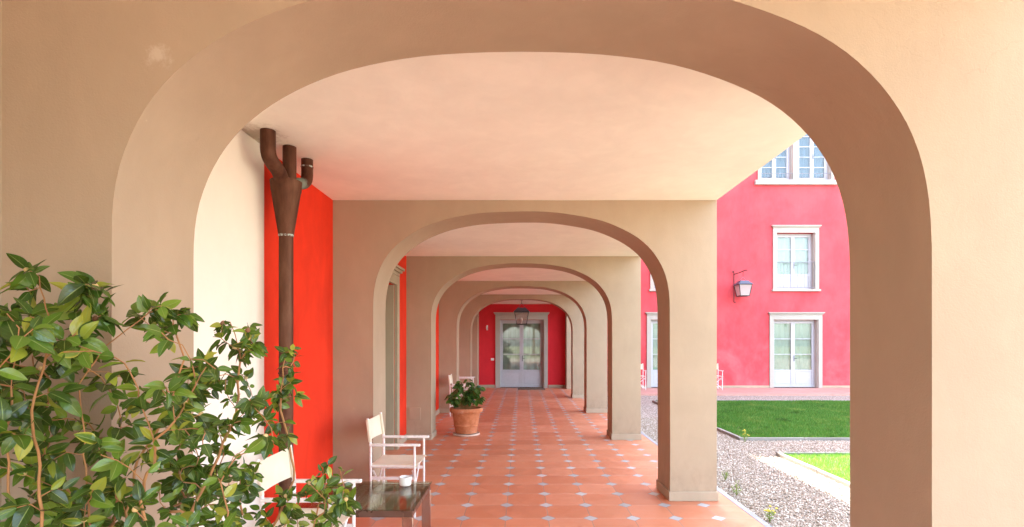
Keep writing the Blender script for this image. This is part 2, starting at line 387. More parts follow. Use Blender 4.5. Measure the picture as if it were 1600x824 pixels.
def grass(x0, x1, y0, y1, n_, h0, h1, wid, lab):
    x = rng.uniform(x0, x1, n_); y = rng.uniform(y0, y1, n_)
    cl = np.sin(x*2.1+np.sin(y*1.7)*2)*np.cos(y*2.6+x)*.5+.5
    h = rng.uniform(h0, h1, n_)*(.75+.5*cl); a = rng.uniform(0, 2*np.pi, n_); le = rng.uniform(.1, .8, n_)*h; b = rng.uniform(0, 2*np.pi, n_)
    ux = np.cos(a)*wid/2; uy = np.sin(a)*wid/2
    z0 = np.full(n_, -.036)
    P = np.stack([np.stack([x-ux, y-uy, z0], 1), np.stack([x+ux, y+uy, z0], 1), np.stack([x+np.cos(b)*le, y+np.sin(b)*le, z0+h], 1)], 1).reshape(-1, 3)
    F = np.arange(n_*3).reshape(-1, 3)
    o = link('grass', np_mesh('grass', P, F, M['grass'], False)); tag(o, lab, 'grass', kind='stuff')
grass(3.57, 10.5, 8.47, 13.97, 130000, .03, .06, .013, 'shaded green lawn in the middle of the courtyard')
grass(3.61, 8.5, 2.0, 7.23, 110000, .035, .065, .007, 'sunlit bright green lawn nearest the arches')

# loose pebbles of the gravel
def pebbles(rects, dens, s0, s1):
    bm = bmesh.new(); bmesh.ops.create_icosphere(bm, subdivisions=1, radius=1)
    bv = np.array([v.co[:] for v in bm.verts]); bf = np.array([[v.index for v in f.verts] for f in bm.faces]); bm.free()
    V = []; F = []; k = 0
    for (x0, x1, y0, y1) in rects:
        n_ = int((x1-x0)*(y1-y0)*dens)
        x = rng.uniform(x0, x1, n_); y = rng.uniform(y0, y1, n_); s = rng.uniform(s0, s1, (n_, 1))*np.array([[1, 1, 1]])*rng.uniform([.7, .5, .35], [1.2, .9, .65], (n_, 3))
        a = rng.uniform(0, 2*np.pi, n_); t = rng.uniform(-.5, .5, n_)
        P = bv[None]*s[:, None, :]*rng.uniform(.85, 1.15, (n_, len(bv), 1))
        Pz = P[..., 2]*np.cos(t)[:, None]+P[..., 0]*np.sin(t)[:, None]; Px = P[..., 0]*np.cos(t)[:, None]-P[..., 2]*np.sin(t)[:, None]
        X = Px*np.cos(a)[:, None]-P[..., 1]*np.sin(a)[:, None]+x[:, None]; Y = Px*np.sin(a)[:, None]+P[..., 1]*np.cos(a)[:, None]+y[:, None]
        Z = Pz-.058+rng.uniform(0, .012, n_)[:, None]
        V.append(np.stack([X, Y, Z], -1).reshape(-1, 3)); F.append((bf[None]+np.arange(n_)[:, None, None]*len(bv)+k).reshape(-1, 3)); k += n_*len(bv)
    return np_mesh('gravel', np.concatenate(V), np.concatenate(F), M['pebble'])
o = link('gravel', pebbles([(2.07, 3.53, 3.2, 8.4), (3.5, 6.2, 7.31, 8.4), (2.07, 3.5, 8.4, 11)], 5200, .006, .0125)); tag(o, 'loose pale gravel between the portico floor and lawns', 'gravel', kind='stuff')

# ================================================================= PORTICO BUILDING
XL, XR, ZC = -1.805, 1.867, 2.877
HW, ZS, BR, NE = 1.42, 1.835, .93, 2.5
YP = [-1.39, 1.81, 5.0, 8.19, 11.4, 14.52]; TH = .45; Y0 = YP[0]
bld = empty('portico_building', (0, 8.3, 0)); OFF = (0, 8.3, 0)
tag(bld, 'taupe vaulted portico with a row of rounded arches, peach ceiling and red inner walls', 'building')
def arch_mesh(y0, y1, seed):
    mb = MB(OFF); n_ = 56; pts = []
    for i in range(n_+1):
        a = math.pi*(1-i/n_); cx, cz = math.cos(a), math.sin(a)
        x = HW*math.copysign(abs(cx)**(2/NE), cx); z = ZS+BR*abs(cz)**(2/NE)
        w_ = 1+.004*noise.noise(Vector((x*2.3, z*2.3, seed*9.1)))
        pts.append((x*w_, z + .006*noise.noise(Vector((x*3, z*3, seed*3.7+5)))))
    zs = [0, .5, 1.0, 1.4]
    left = [(-HW+.004*noise.noise(Vector((3, z*3, seed))), z) for z in zs]; right = [(HW+.004*noise.noise(Vector((7, z*3, seed))), z) for z in zs]
    curve = left + pts + right[::-1]
    vs = []; fs = []
    C = len(curve)
    for y in (y0, y1): vs += [(x, y, z) for x, z in curve]
    for i in range(C-1): fs.append((i, i+1, C+i+1, C+i))
    # outer ring: side points for the jambs, top points for the arch
    outer = [(XL, z) for _, z in left] + [(XL, pts[0][1])]
    outer_l = len(outer); k0 = len(vs)
    for y in (y0, y1): vs += [(x, y, z) for x, z in outer]
    for j, flip in ((0, 0), (1, 1)):
        b = k0+j*outer_l; c_ = j*C
        for i in range(outer_l-1):
            q = (b+i, c_+i, c_+i+1, b+i+1); fs.append(q if not flip else q[::-1])
    outer = [(XR, z) for _, z in right] + [(XR, pts[-1][1])]; k1 = len(vs)
    for y in (y0, y1): vs += [(x, y, z) for x, z in outer]
    for j, flip in ((0, 1), (1, 0)):
        b = k1+j*outer_l; c_ = j*C
        for i in range(outer_l-1):
            q = (b+i, c_+C-1-i, c_+C-2-i, b+i+1); fs.append(q if not flip else q[::-1])
    k2 = len(vs)
    for y in (y0, y1): vs += [(XL, y, ZC)] + [(x, y, ZC) for x, z in pts] + [(XR, y, ZC)]
    T = n_+3
    for j in (0, 1):
        t = k2+j*T; c_ = j*C+len(left)
        q = [(k0+j*outer_l+outer_l-1, c_, t+1, t)]
        for i in range(n_): q.append((c_+i, c_+i+1, t+2+i, t+1+i))
        q.append((c_+n_, k1+j*outer_l+outer_l-1, t+T-1, t+T-2))
        fs += q if j == 0 else [f[::-1] for f in q]
    # right outer side
    a, b = k1, k1+outer_l
    for i in range(outer_l-1): fs.append((a+i, b+i, b+i+1, a+i+1))
    fs.append((a+outer_l-1, b+outer_l-1, k2+T+T-1, k2+T-1))
    mb.add(vs, fs); return mb
for i, y in enumerate(YP):
    a = arch_mesh(y, y+TH, i).build('arch', M['arch'], bld, bevel=.009)
    p = MB(OFF)
    p.box(HW-.014, XR+.014, y-.014, y+TH+.014, 0, .09); p.build('plinth', M['skirt'], a, bevel=.005)
    p = MB(OFF); p.box(XL+.001, -HW+.014, y-.014, y+TH+.014, 0, .09); p.build('plinth', M['skirt'], a, bevel=.005)
# ceiling with a slight waviness
for i, y in enumerate(YP):
    pass
mb = MB(OFF); nx, ny = 14, 80; y0, y1 = Y0, 18.0; vs = []; fs = []
for j in range(ny+1):
    for k in range(nx+1):
        x = XL-.0+(XR-XL)*k/nx; y = y0+(y1-y0)*j/ny
        vs.append((x, y, ZC+.004*noise.noise(Vector((x*1.2, y*1.2, 4)))))
for j in range(ny):
    for k in range(nx):
        a = j*(nx+1)+k; fs.append((a, a+nx+1, a+nx+2, a+1))
mb.add(vs, fs); mb.build('ceiling', M['ceiling'], bld)
MB(OFF).box(XL-.002, XL+.004, Y0+TH+.001, YP[1]+.001, .002, ZC-.004).build('taupe_bounce_panel', M['arch'], bld)  # added out of view over the side wall, to bounce tan light
def cells(mb, us, vs_, solid, put):
    for i in range(len(us)-1):
        for j in range(len(vs_)-1):
            if solid((us[i]+us[i+1])/2, (vs_[j]+vs_[j+1])/2): put(us[i], us[i+1], vs_[j], vs_[j+1])
def wall_open(a0, a1, z0, z1, ops, d0, d1, axis, off):
    """slab with rectangular openings (faces between solid cells are left out); axis x: spans x, thickness y d0..d1"""
    us = sorted({a0, a1, *[o_[0] for o_ in ops], *[o_[1] for o_ in ops]}); zs = sorted({z0, z1, *[o_[2] for o_ in ops], *[o_[3] for o_ in ops]})
    sol = {}
    for i in range(len(us)-1):
        for j in range(len(zs)-1):
            u, z = (us[i]+us[i+1])/2, (zs[j]+zs[j+1])/2
            sol[i, j] = not any(o_[0] < u < o_[1] and o_[2] < z < o_[3] for o_ in ops)
    mb = MB(off); P = (lambda u, d, z: (u, d, z)) if axis == 'x' else (lambda u, d, z: (d, u, z))
    for (i, j), s_ in sol.items():
        if not s_: continue
        u0, u1, q0, q1 = us[i], us[i+1], zs[j], zs[j+1]
        mb.add([P(u0, d0, q0), P(u1, d0, q0), P(u1, d0, q1), P(u0, d0, q1)], [(0, 1, 2, 3)])
        mb.add([P(u0, d1, q0), P(u1, d1, q0), P(u1, d1, q1), P(u0, d1, q1)], [(3, 2, 1, 0)])
        for di, dj, e in ((-1, 0, (u0, q0, u0, q1)), (1, 0, (u1, q1, u1, q0)), (0, -1, (u1, q0, u0, q0)), (0, 1, (u0, q1, u1, q1))):
            if not sol.get((i+di, j+dj), False):
                A, B, C_, D = e; mb.add([P(A, d0, B), P(A, d1, B), P(C_, d1, D), P(C_, d0, D)], [(0, 1, 2, 3)])
    # weld
    bm = bmesh.new(); vv = [bm.verts.new(p) for p in mb.v]
    for f in mb.f: bm.faces.new([vv[k] for k in f])
    bmesh.ops.remove_doubles(bm, verts=bm.verts, dist=1e-5); bmesh.ops.recalc_face_normals(bm, faces=bm.faces)
    bm.verts.index_update(); mb.v = [v.co[:] for v in bm.verts]; mb.f = [tuple(v.index for v in f.verts) for f in bm.faces]; bm.free()
    return mb
DW, DH = .77, 2.34            # half width and height of the door openings
# side wall (spans y), with the doorway of the second bay; end wall (spans x)
DY = 6.66
mb = wall_open(Y0, 18.35, 0, ZC+.1, [(DY-.76, DY+.76, 0, DH)], XL, XL-.45, 'y', OFF)
mb.build('side_wall', M['red'], bld)
MB(OFF).box(XL-.002, XL+.014, YP[1]+TH-.001, 3.64, .002, ZC-.004).build('cream_wall_panel', M['cream'], bld, bevel=.004)
wall_open(XL+.001, 1.9, 0, ZC+.1, [(-DW, DW, 0, DH)], 18.0, 18.35, 'x', OFF).build('end_wall', M['endred'], bld)
MB(OFF).box(XL+.002, -1.47, 17.45, 17.998, 0, ZC-.003).build('corner_pilaster', M['arch'], bld, bevel=.006)
MB(OFF).box(1.50, XR, 17.45, 17.998, 0, ZC-.003).build('corner_pilaster', M['arch'], bld, bevel=.006)
for a, b in ((-.92, 1.79), (3.642, 4.98), (5.47, DY-.91), (DY+.91, 8.17), (8.66, 11.38), (11.87, 14.5), (14.99, 17.44)):
    MB(OFF).box(XL, XL+.018, a, b, .001, .10).build('skirting', M['skirt'], bld, bevel=.003)
for a, b in ((-1.468, -DW-.15), (DW+.15, 1.498)): MB(OFF).box(a, b, 17.984, 17.999, .001, .10).build('skirting', M['skirt'], bld, bevel=.003)
MB(OFF).box(-1.765, -1.580, 8.181, 8.192, .315, .505).build('access_panel', M['arch'], bld, bevel=.004)
# the storeys above; near end cut back to let sun in behind the camera
mb = MB(OFF).box(-9, XR+.003, 4.6, 18.9, ZC+.105, 10.49); mb.build('upper_storeys', M['facade'], bld)
MB(OFF).box(XL-.3, XR+.001, Y0-.001, 18.2, ZC+.012, ZC+.104).build('floor_slab', M['arch'], bld)
MB(OFF).box(-9, XL-.60, Y0, 18.9, 0, ZC+.1).build('rear_rooms', M['facade'], bld)
MB(OFF).box(XL-.60, XL-.45, Y0, Y0+.2, 0, ZC+.1).build('rear_return', M['facade'], bld)
rf = MB(OFF); rf.add([(-9, 4.6, 10.502), (1.87, 4.6, 10.502), (1.87, 24, 10.502), (-9, 24, 10.502), (-3.6, 4.6, 12.2), (-3.6, 24, 12.2)],
       [(0, 1, 4), (1, 2, 5, 4), (2, 3, 5), (3, 0, 4, 5)]); rf.build('roof', M['rooftile'], bld)

def french(parent, name, loc, rz, w2, h, zb=0, border=.13, cornice=True, rows=3, panel=.235, curtain='curtain', rail=None, sill=False, recess=.2, poff=(0, 0, 0), paint='doorpaint', stone='stone'):
    """glazed double door or tall window. local: wall face y=0, outside -y"""
    L = Vector(loc)-Vector(poff)
    s = MB(); p = .045
    s.box(-w2-border, -w2, -p, .0, 0, h+border); s.box(w2, w2+border, -p, .0, 0, h+border); s.box(-w2, w2, -p, .0, h, h+border)
    s.box(-w2+.001, -w2+.03, .002, recess-.03, .001, h-.001); s.box(w2-.03, w2-.001, .002, recess-.03, .001, h-.001)
    part = s.build(name, M[stone], parent, loc=L, rz=rz, bevel=.004)
    if cornice:
        c = MB()
        c.box(-w2-border, w2+border, -p-.004, 0, h+border+.001, h+border+.05)
        c.box(-w2-border-.03, w2+border+.03, -p-.035, 0, h+border+.051, h+border+.085)
        c.box(-w2-border-.055, w2+border+.055, -p-.065, 0, h+border+.086, h+border+.12)
        c.build('cornice', M[stone], part, bevel=.006)
    if sill:
        c = MB(); c.box(-w2-border-.04, w2+border+.04, -p-.05, recess, -.07, -.001); c.build('sill', M[stone], part, bevel=.005)
    y0, y1 = recess-.03, recess+.02
    f = MB(); f.box(-w2, -w2+.055, y0-.012, y1, 0, h); f.box(w2-.055, w2, y0-.012, y1, 0, h); f.box(-w2+.055, w2-.055, y0-.012, y1, h-.055, h)
    f.build('casing', M[paint], part, bevel=.003)
    st = .062
    for sg in (-1, 1):
        a, b = (-w2+.057, -.003) if sg < 0 else (.003, w2-.057)
        lf = MB(); zb0 = .008; top = h-.058
        lf.box(a, a+st, y0, y1, zb0, top); lf.box(b-st, b, y0, y1, zb0, top)
        zp = h*panel
        lf.box(a+st, b-st, y0, y1, zb0, zb0+.09); lf.box(a+st, b-st, y0, y1, zp, zp+.06); lf.box(a+st, b-st, y0, y1, top-st, top)
        lf.box(a+st, b-st, y0+.016, y1-.012, zb0+.09, zp)
        lf.box(a+st+.035, b-st-.035, y0+.004, y0+.016, zb0+.125, zp-.035)
        g0, g1 = zp+.06, top-st
        for k in range(1, rows): z = g0+(g1-g0)*k/rows; lf.box(a+st, b-st, y0+.004, y1-.008, z-.013, z+.013)
        lf.build('leaf', M[paint], part, bevel=.003)
        MB().box(a+st, b-st, y0+.020, y0+.026, g0, g1).build('pane', M['pane'], part)
    hd = MB(); z = h*.43
    hd.tube([(.035, y0-.006, z-.10), (.035, y0-.006, z+.10)], .010, 8); hd.tube([(.035, y0, z), (.035, y0-.05, z), (.11, y0-.055, z-.004)], .008, 8)
    hd.build('handle', M['iron'], part)
    # pleated net curtain behind the glass
    cm = MB(); m = 60; vs = []; fs = []
    for i in range(m+1):
        x = -w2+.02+(2*w2-.04)*i/m; y = y1+.07+.004*math.sin(i*1.9)+.010*math.sin(i*.7); vs += [(x, y, .02), (x, y, h-.01)]
    for i in range(m): fs.append((2*i, 2*i+2, 2*i+3, 2*i+1))
    cm.add(vs, fs).build('curtain', M[curtain], part, angle=80)
    if rail:
        r_ = MB(); r0, r1 = rail; yb = -.02
        r_.tube([(-w2, yb, r1), (w2, yb, r1)], .011, 6); r_.tube([(-w2, yb, r0), (w2, yb, r0)], .009, 6)
        nb = max(6, round(2*w2/.125))
        for k in range(nb+1):
            x = -w2+2*w2*k/nb; x = max(-w2+.008, min(w2-.008, x)); r_.tube([(x, yb, r0), (x, yb, r1)], .0048, 6)
        r_.build('railing', M['railgrey'], part)
    return part
french(bld, 'door', (0, 18.0, 0), 0, .80-.03, DH, poff=OFF)
d = french(bld, 'door', (XL, DY, 0), R(90), .76, DH, poff=OFF, recess=.34, stone='warmstone')

# ================================================================= COURTYARD WING
WX0 = 1.903; WOFF = (13, 18, 0)
wing = empty('courtyard_wing', WOFF)
tag(wing, 'pinkish red courtyard building with grey framed french doors and windows', 'building')
cxs = (5.21, 9.43, 13.65)
ops = []
for c in cxs:
    ops += [(c-.77, c+.77, 0, 2.34), (c-.66, c+.66, 3.385, 5.33), (c-1.21, c-.10, 7.13, 9.2), (c+.10, c+1.21, 7.13, 9.2)]
wall_open(WX0, 26, 0, 10.5, ops, 18.0, 18.35, 'x', WOFF).build('wall', M['facade'], wing)
MB(WOFF).box(-9, 26, 18.9, 27, 0, 10.49).build('rear_rooms', M['facade'], wing)
MB(WOFF).box(WX0, 26, 18.36, 18.89, 10.3, 10.49).build('eaves_board', M['stone'], wing)
rf = MB(WOFF); rf.add([(1.9, 18.0, 10.502), (26, 18.0, 10.502), (26, 27, 10.502), (1.9, 27, 10.502), (1.9, 22.5, 12), (26, 22.5, 12)], [(0, 1, 5, 4), (2, 3, 4, 5), (1, 2, 5), (3, 0, 4)]); rf.build('roof', M['rooftile'], wing)
ed = [WX0] + [e for c in cxs for e in (c-.905, c+.905)] + [26]
for i in range(0, len(ed), 2): MB(WOFF).box(ed[i], ed[i+1], 17.975, 17.999, 0, .075).build('skirting', M['skirt'], wing, bevel=.003)
for c in cxs:
    french(wing, 'door', (c, 18.0, 0), 0, .77, 2.34, poff=WOFF, border=.135)
    french(wing, 'window', (c, 18.0, 3.385), 0, .66, 1.945, poff=WOFF, border=.13, rail=(.06, .94), sill=True, panel=.25)
    for k, sg in enumerate((-1, 1)):
        french(wing, 'window', (c+sg*.655, 18.0, 7.13), 0, .555, 2.07, poff=WOFF, border=.10, cornice=False, rail=(.03, .24), panel=.045, rows=5, sill=False, paint='whitepaint', curtain='skyback')
    MB(WOFF).box(c-1.42, c+1.42, 17.89, 18.2, 6.97, 7.128).build('sill', M['stone'], wing, bevel=.01)

# ================================================================= DRAINPIPE
PX, PY = -1.635, 3.63
dp = empty('drainpipe', (PX, PY, 0)); tag(dp, 'dark brown copper drainpipe with funnel and three branches in front of the red wall', 'drainpipe')
MB().lathe([(.047, 0), (.047, 2.26)], seg=28, capt=True).build('pipe', M['copper'], dp)
r_ = MB()
for z in (1.255, 1.300): r_.lathe([(.047, z-.006), (.052, z-.004), (.052, z+.004), (.047, z+.006)], seg=28)
r_.build('joint_ring', M['copper'], dp)
MB().lathe([(.048, 2.245), (.051, 2.250), (.051, 2.258), (.050, 2.264)], seg=28).build('solder_seam', M['solder'], dp)
MB().lathe([(.049, 2.25), (.052, 2.27), (.096, 2.555), (.099, 2.56), (.104, 2.628), (.100, 2.63), (.05, 2.60)], seg=36, capt=True).build('funnel', M['copper'], dp)
def bez(p0, p1, p2, p3, n_=14):
    out = []
    for i in range(n_+1):
        t = i/n_; out.append(tuple(p0[k]*(1-t)**3+3*p1[k]*t*(1-t)**2+3*p2[k]*t*t*(1-t)+p3[k]*t**3 for k in range(3)))
    return out
MB().tube([(0, -.26, 1.375+1.5-.0), (0, -.26, 2.80)] + bez((0, -.26, 2.76), (0, -.25, 2.65), (0, -.10, 2.72), (0, -.045, 2.585)), .047, 24).build('branch_pipe', M['copper'], dp)
MB().tube([(.015, .02, 2.876), (.015, .02, 2.60)], .045, 24).build('branch_pipe', M['copper'], dp)
MB().tube([(.035, .27, 2.876), (.035, .27, 2.80)] + bez((.035, .27, 2.76), (.035, .26, 2.64), (.02, .12, 2.70), (.01, .05, 2.585)), .042, 24).build('branch_pipe', M['copper'], dp)
MB().lathe([(.0425, 2.815), (.045, 2.817), (.045, 2.824), (.0425, 2.826)], c=(.035, .27, 0), seg=24).build('solder_seam', M['solder'], dp)
cl = MB()
for z in (.55,): cl.lathe([(.048, z-.012), (.0505, z-.012), (.0505, z+.012), (.048, z+.012)], seg=28); cl.box(-.18, -.045, -.008, .008, z-.01, z+.01)
cl.build('bracket', M['copper'], dp)

# ================================================================= LANTERNS
def lantern_body(parent, z, s=1.0, x=0, y=0, gm='lampglass'):
    """z: top of the glass; tapered four-sided lantern"""
    a, b, h = .205*s, .145*s, .36*s
    def ring(w_, zz): return [(x-w_, y-w_, zz), (x+w_, y-w_, zz), (x+w_, y+w_, zz), (x-w_, y+w_, zz)]
    T = ring(a, z); B = ring(b, z-h)
    f = MB()
    for k in range(4):
        f.tube([B[k], T[k]], .011*s, 6); f.tube([T[k], T[(k+1) % 4]], .012*s, 6); f.tube([B[k], B[(k+1) % 4]], .012*s, 6)
        m0 = tuple((B[k][i]+B[(k+1) % 4][i])/2 for i in range(3)); m1 = tuple((T[k][i]+T[(k+1) % 4][i])/2 for i in range(3))
    f.box(x-b, x+b, y-b, y+b, z-h-.012*s, z-h)
    f.build('frame', M['iron'], parent)
    r = MB(); T2 = ring(a+.03*s, z+.006); U = ring(.135*s, z+.105*s); V_ = ring(.125*s, z+.125*s)
    r.add(T2+U+V_, [(0, 1, 5, 4), (1, 2, 6, 5), (2, 3, 7, 6), (3, 0, 4, 7), (4, 5, 9, 8), (5, 6, 10, 9), (6, 7, 11, 10), (7, 4, 8, 11), (8, 9, 10, 11), (3, 2, 1, 0)])
    [r.tube([(x+q_*.11*s, y, z+.12*s), (x, y, z+.26*s)], .008*s, 6) for q_ in (-1, 1)]; r.build('roof', M['lampsheen'], parent, angle=20)
    for k in range(4):
        q = (k+1) % 4; g = MB(); sh = .97
        P = [Vector(B[k])*1, Vector(B[q])*1, Vector(T[q])*1, Vector(T[k])*1]; c = Vector((x, y, 0))
        P = [Vector((x+(p.x-x)*sh, y+(p.y-y)*sh, p.z)) for p in P]
        nrm = (P[1]-P[0]).cross(P[3]-P[0]).normalized()*.003
        g.add(P+[p-nrm for p in P], [(0, 1, 2, 3), (7, 6, 5, 4), (0, 4, 5, 1), (1, 5, 6, 2), (2, 6, 7, 3), (3, 7, 4, 0)]); g.build('pane', M[gm], parent)
    bb = MB(); bb.lathe([(.012, 0), (.016, .05), (.016, .06), (.035, .10), (.042, .14), (.030, .18), (.006, .195)], c=(x, y, z-h+.01), seg=16, capt=True); bb.build('bulb', M['bulb'], parent)
l1 = empty('ceiling_lantern', (0.0, 16.3, 2.14)); tag(l1, 'black iron lantern hanging from the portico ceiling in front of the end door', 'lantern')
lantern_body(l1, 2.50-2.14, 1.06)
r_ = MB(); r_.tube([(.0, 0, .36+.26), (.0, 0, ZC-2.14)], .009, 8); r_.lathe([(.045, ZC-2.14-.012), (.045, ZC-2.14-.001)], seg=16, capt=True); r_.build('hanging_rod', M['iron'], l1)
l2 = empty('wall_lantern', (7.30, 17.99, 2.95)); tag(l2, 'black iron lantern on a scrolled bracket on the pink red facade', 'lantern')
br = MB()
br.tube([(0, -.02, 0), (0, -.02, 1.06)], .012, 8); br.tube([(0, -.02, .12), (0, -.02, .0), (.03, -.05, -.03), (.05, -.03, 0)], .011, 8)
br.tube([(0, -.02, .95), (.10, -.22, .98), (.20, -.42, 1.03), (.24, -.50, 1.02)], .015, 8)
br.tube([(0, -.02, 1.0), (-.05, -.05, 1.06), (-.07, -.06, 1.0)], .010, 8)
br.build('bracket', M['iron'], l2)
LZ = .55
lantern_body(l2, LZ, 1.05, .17, -.36, 'lampreflect')
r_ = MB(); r_.tube([(.17, -.36, LZ+.28), (.17, -.36, 1.0)], .010, 6)
r_.build('hanging_rod', M['iron'], l2)

# ================================================================= SMALL FITTINGS ON THE END WALL
o = MB().box(-.022, .022, -.035, 0, 0, .17).box(-.006-.03, -.024, -.025, 0, .04, .13).build('wall_sensor', M['plastic'], loc=(-1.185, 17.998, 1.98), bevel=.004); tag(o, 'small white upright box high on the red end wall', 'sensor')
sw = empty('light_switch', (-1.0, 17.998, .94)); tag(sw, 'white light switch on the red end wall beside the door frame', 'light switch')
MB().box(-.055, .055, -.010, 0, 0, .08).build('switch_plate', M['plastic'], sw, bevel=.003); MB().box(-.018, .018, -.015, -.010, .02, .06).build('rocker', M['plastic'], sw, bevel=.002)
o = MB().box(-.45, .45, -.32, .32, .001, .016).build('doormat', M['mat'], loc=(.33, 17.45, 0), bevel=.004); tag(o, 'flat brown doormat in front of the end door', 'doormat')

# ================================================================= DIRECTOR CHAIRS  (local: faces +x)
def make_chair():
    t = empty('director_chair', (0, 0, 0))
    bx_, fx_, hw = -.19, .19, .205
    fr = M['chairframe']
    for s in (-1, 1):
        y = s*hw
        MB().tube([(bx_, y, 0), (bx_, y, .62), (bx_-.028, y, .855)], .0105, 10).build('leg', fr, t)
        MB().tube([(fx_, y, 0), (fx_, y, .615)], .0105, 10).build('leg', fr, t)
        ar = MB().box(bx_-.012, fx_+.05, y-.016, y+.016, .615, .637).build('armrest', fr, t, bevel=.006)
        MB().tube([(bx_, y, .44), (fx_+.005, y, .44)], .010, 8).build('side_rail', fr, t)
        MB().box(bx_, fx_, y-.006, y+.006, .325, .352).build('side_rail', fr, t, bevel=.003)
    for x, q in ((bx_+.02, -1), (fx_-.02, 1)):
        c = MB()
        c.tube([(x, -hw+.008, .40), (x, hw-.008, .045)], .008, 8); c.tube([(x-.018, hw-.008, .40), (x-.018, -hw+.008, .045)], .008, 8)
        c.build('cross_brace', fr, t)
    # sagging seat, canvas sleeve back
    def cloth(fn, nu, nv, th):
        P = [[Vector(fn(i/nu, j/nv)) for j in range(nv+1)] for i in range(nu+1)]; vs = []; fs = []
        for side in (0, 1):
            for i in range(nu+1):
                for j in range(nv+1):
                    a = P[min(i+1, nu)][j]-P[max(i-1, 0)][j]; b = P[i][min(j+1, nv)]-P[i][max(j-1, 0)]
                    n_ = a.cross(b).normalized(); vs.append(P[i][j]+n_*(th if side else 0))
        W = (nu+1)*(nv+1)
        for i in range(nu):
            for j in range(nv):
                a = i*(nv+1)+j; fs.append((a, a+1, a+nv+2, a+nv+1)); fs.append((W+a, W+a+nv+1, W+a+nv+2, W+a+1))
        rim = [i*(nv+1) for i in range(nu+1)]+[nu*(nv+1)+j for j in range(1, nv+1)]+[i*(nv+1)+nv for i in range(nu-1, -1, -1)]+[j for j in range(nv-1, 0, -1)]
        for k in range(len(rim)):
            a, b = rim[k], rim[(k+1) % len(rim)]; fs.append((a, b, W+b, W+a))
        return MB().add(vs, fs)
    seat = cloth(lambda u, v_: (bx_-.005+(fx_-bx_+.03)*u, -hw-.008+2*(hw+.008)*v_, .458-.022*math.sin(math.pi*v_)**.8*(.6+.4*math.sin(math.pi*u)) - (.02 if v_ in (0, 1) else 0)), 10, 16, .005)
    seat.build('seat', M['canvas'], t, angle=60)
    back = cloth(lambda u, v_: (bx_-.010-.022*u-.022*math.sin(math.pi*v_)-.012*0, -hw-.013+2*(hw+.013)*v_, .655+.185*u-.012*math.sin(math.pi*v_)*u), 8, 16, .005)
    back.build('backrest', M['canvas'], t, angle=60)
    for s in (-1, 1): MB().tube([(bx_-.005, s*hw, .652), (bx_-.030, s*hw, .842)], .0145, 10, True).build('canvas_sleeve', M['canvas'], t)
    return t
chair0 = make_chair()
cspots = [(-1.262, 3.135, 0, 'director chair nearest the viewer, behind the camellia and beside the glass table', None, 0),
          (-1.115, 4.735, 0, 'white framed director chair with cream canvas just beyond the glass table', None, -.01),
          (-1.30, 11.09, 0, 'director chair half hidden behind the potted plant on the tiled portico floor', None, 0),
          (-1.47, 13.65, 0, 'farthest director chair inside the portico, by the last left pier', None, 0),
          (3.855, 17.29, -90, 'director chair by the pink facade, left one, close to the partly hidden french door', None, 0),
          (6.365, 17.29, -90, 'director chair by the pink facade, right one, below the wall lantern', None, 0)]
for i, (x, y, rz, lab, g, dr) in enumerate(cspots):
    c = chair0 if i == 0 else copy_tree(chair0)
    c.location = (x, y, 0); c.rotation_euler.z = R(rz)+dr; tag(c, lab, 'chair', 'director chairs of the portico and courtyard')

# ================================================================= LOW GLASS TABLE
tb = empty('coffee_table', (-1.105, 3.77, 0)); tag(tb, 'low glass topped coffee table with wooden slats and metal legs between two chairs', 'table')
hx, hy = .40, .35
MB().box(-hx, hx, -hy, hy, .409, .419).build('table_top', M['tabletop'], tb, bevel=.002)
fr = MB()
fr.box(-hx+.012, hx-.012, -hy+.012, -hy+.032, .362, .408); fr.box(-hx+.012, hx-.012, hy-.032, hy-.012, .362, .408)
fr.box(-hx+.012, -hx+.032, -hy+.033, hy-.033, .362, .408); fr.box(hx-.032, hx-.012, -hy+.033, hy-.033, .362, .408)
fr.build('apron', M['bronze'], tb, bevel=.002)
for sx_ in (-1, 1):
    for sy_ in (-1, 1):
        x, y = sx_*(hx-.008), sy_*(hy-.008)
        MB().box(x, x-sx_*.072, y, y-sy_*.006, 0, .361).box(x, x-sx_*.006, y-sy_*.0065, y-sy_*.03, 0, .361).build('leg', M['chrome'], tb, bevel=.002)
sl_ = MB(); ns = 7
for k in range(ns):
    x = -hx+.05+(2*hx-.1)*(k+.5)/ns; sl_.box(x-.033, x+.033, -hy+.034, hy-.034, .390, .402)
sl_.box(-hx+.035, hx-.035, -hy+.036, -hy+.056, .372, .389); sl_.box(-hx+.035, hx-.035, hy-.056, hy-.036, .372, .389)
sl_.build('slatted_panel', M['slat'], tb, bevel=.002)
ash = empty('ashtray', (-.89, 4.0, .4195)); tag(ash, 'small round white ceramic ashtray on the glass table', 'ashtray')
MB().lathe([(.030, 0), (.042, .004), (.046, .015), (.047, .05), (.048, .066), (.043, .068), (.040, .062), (.038, .02), (.0, .018)], seg=36).build('bowl', M['ceramic'], ash)
MB().lathe([(.0375, .045), (.0375, .050), (.02, .054)], seg=28, capt=True).build('ash', M['darkash'], ash)

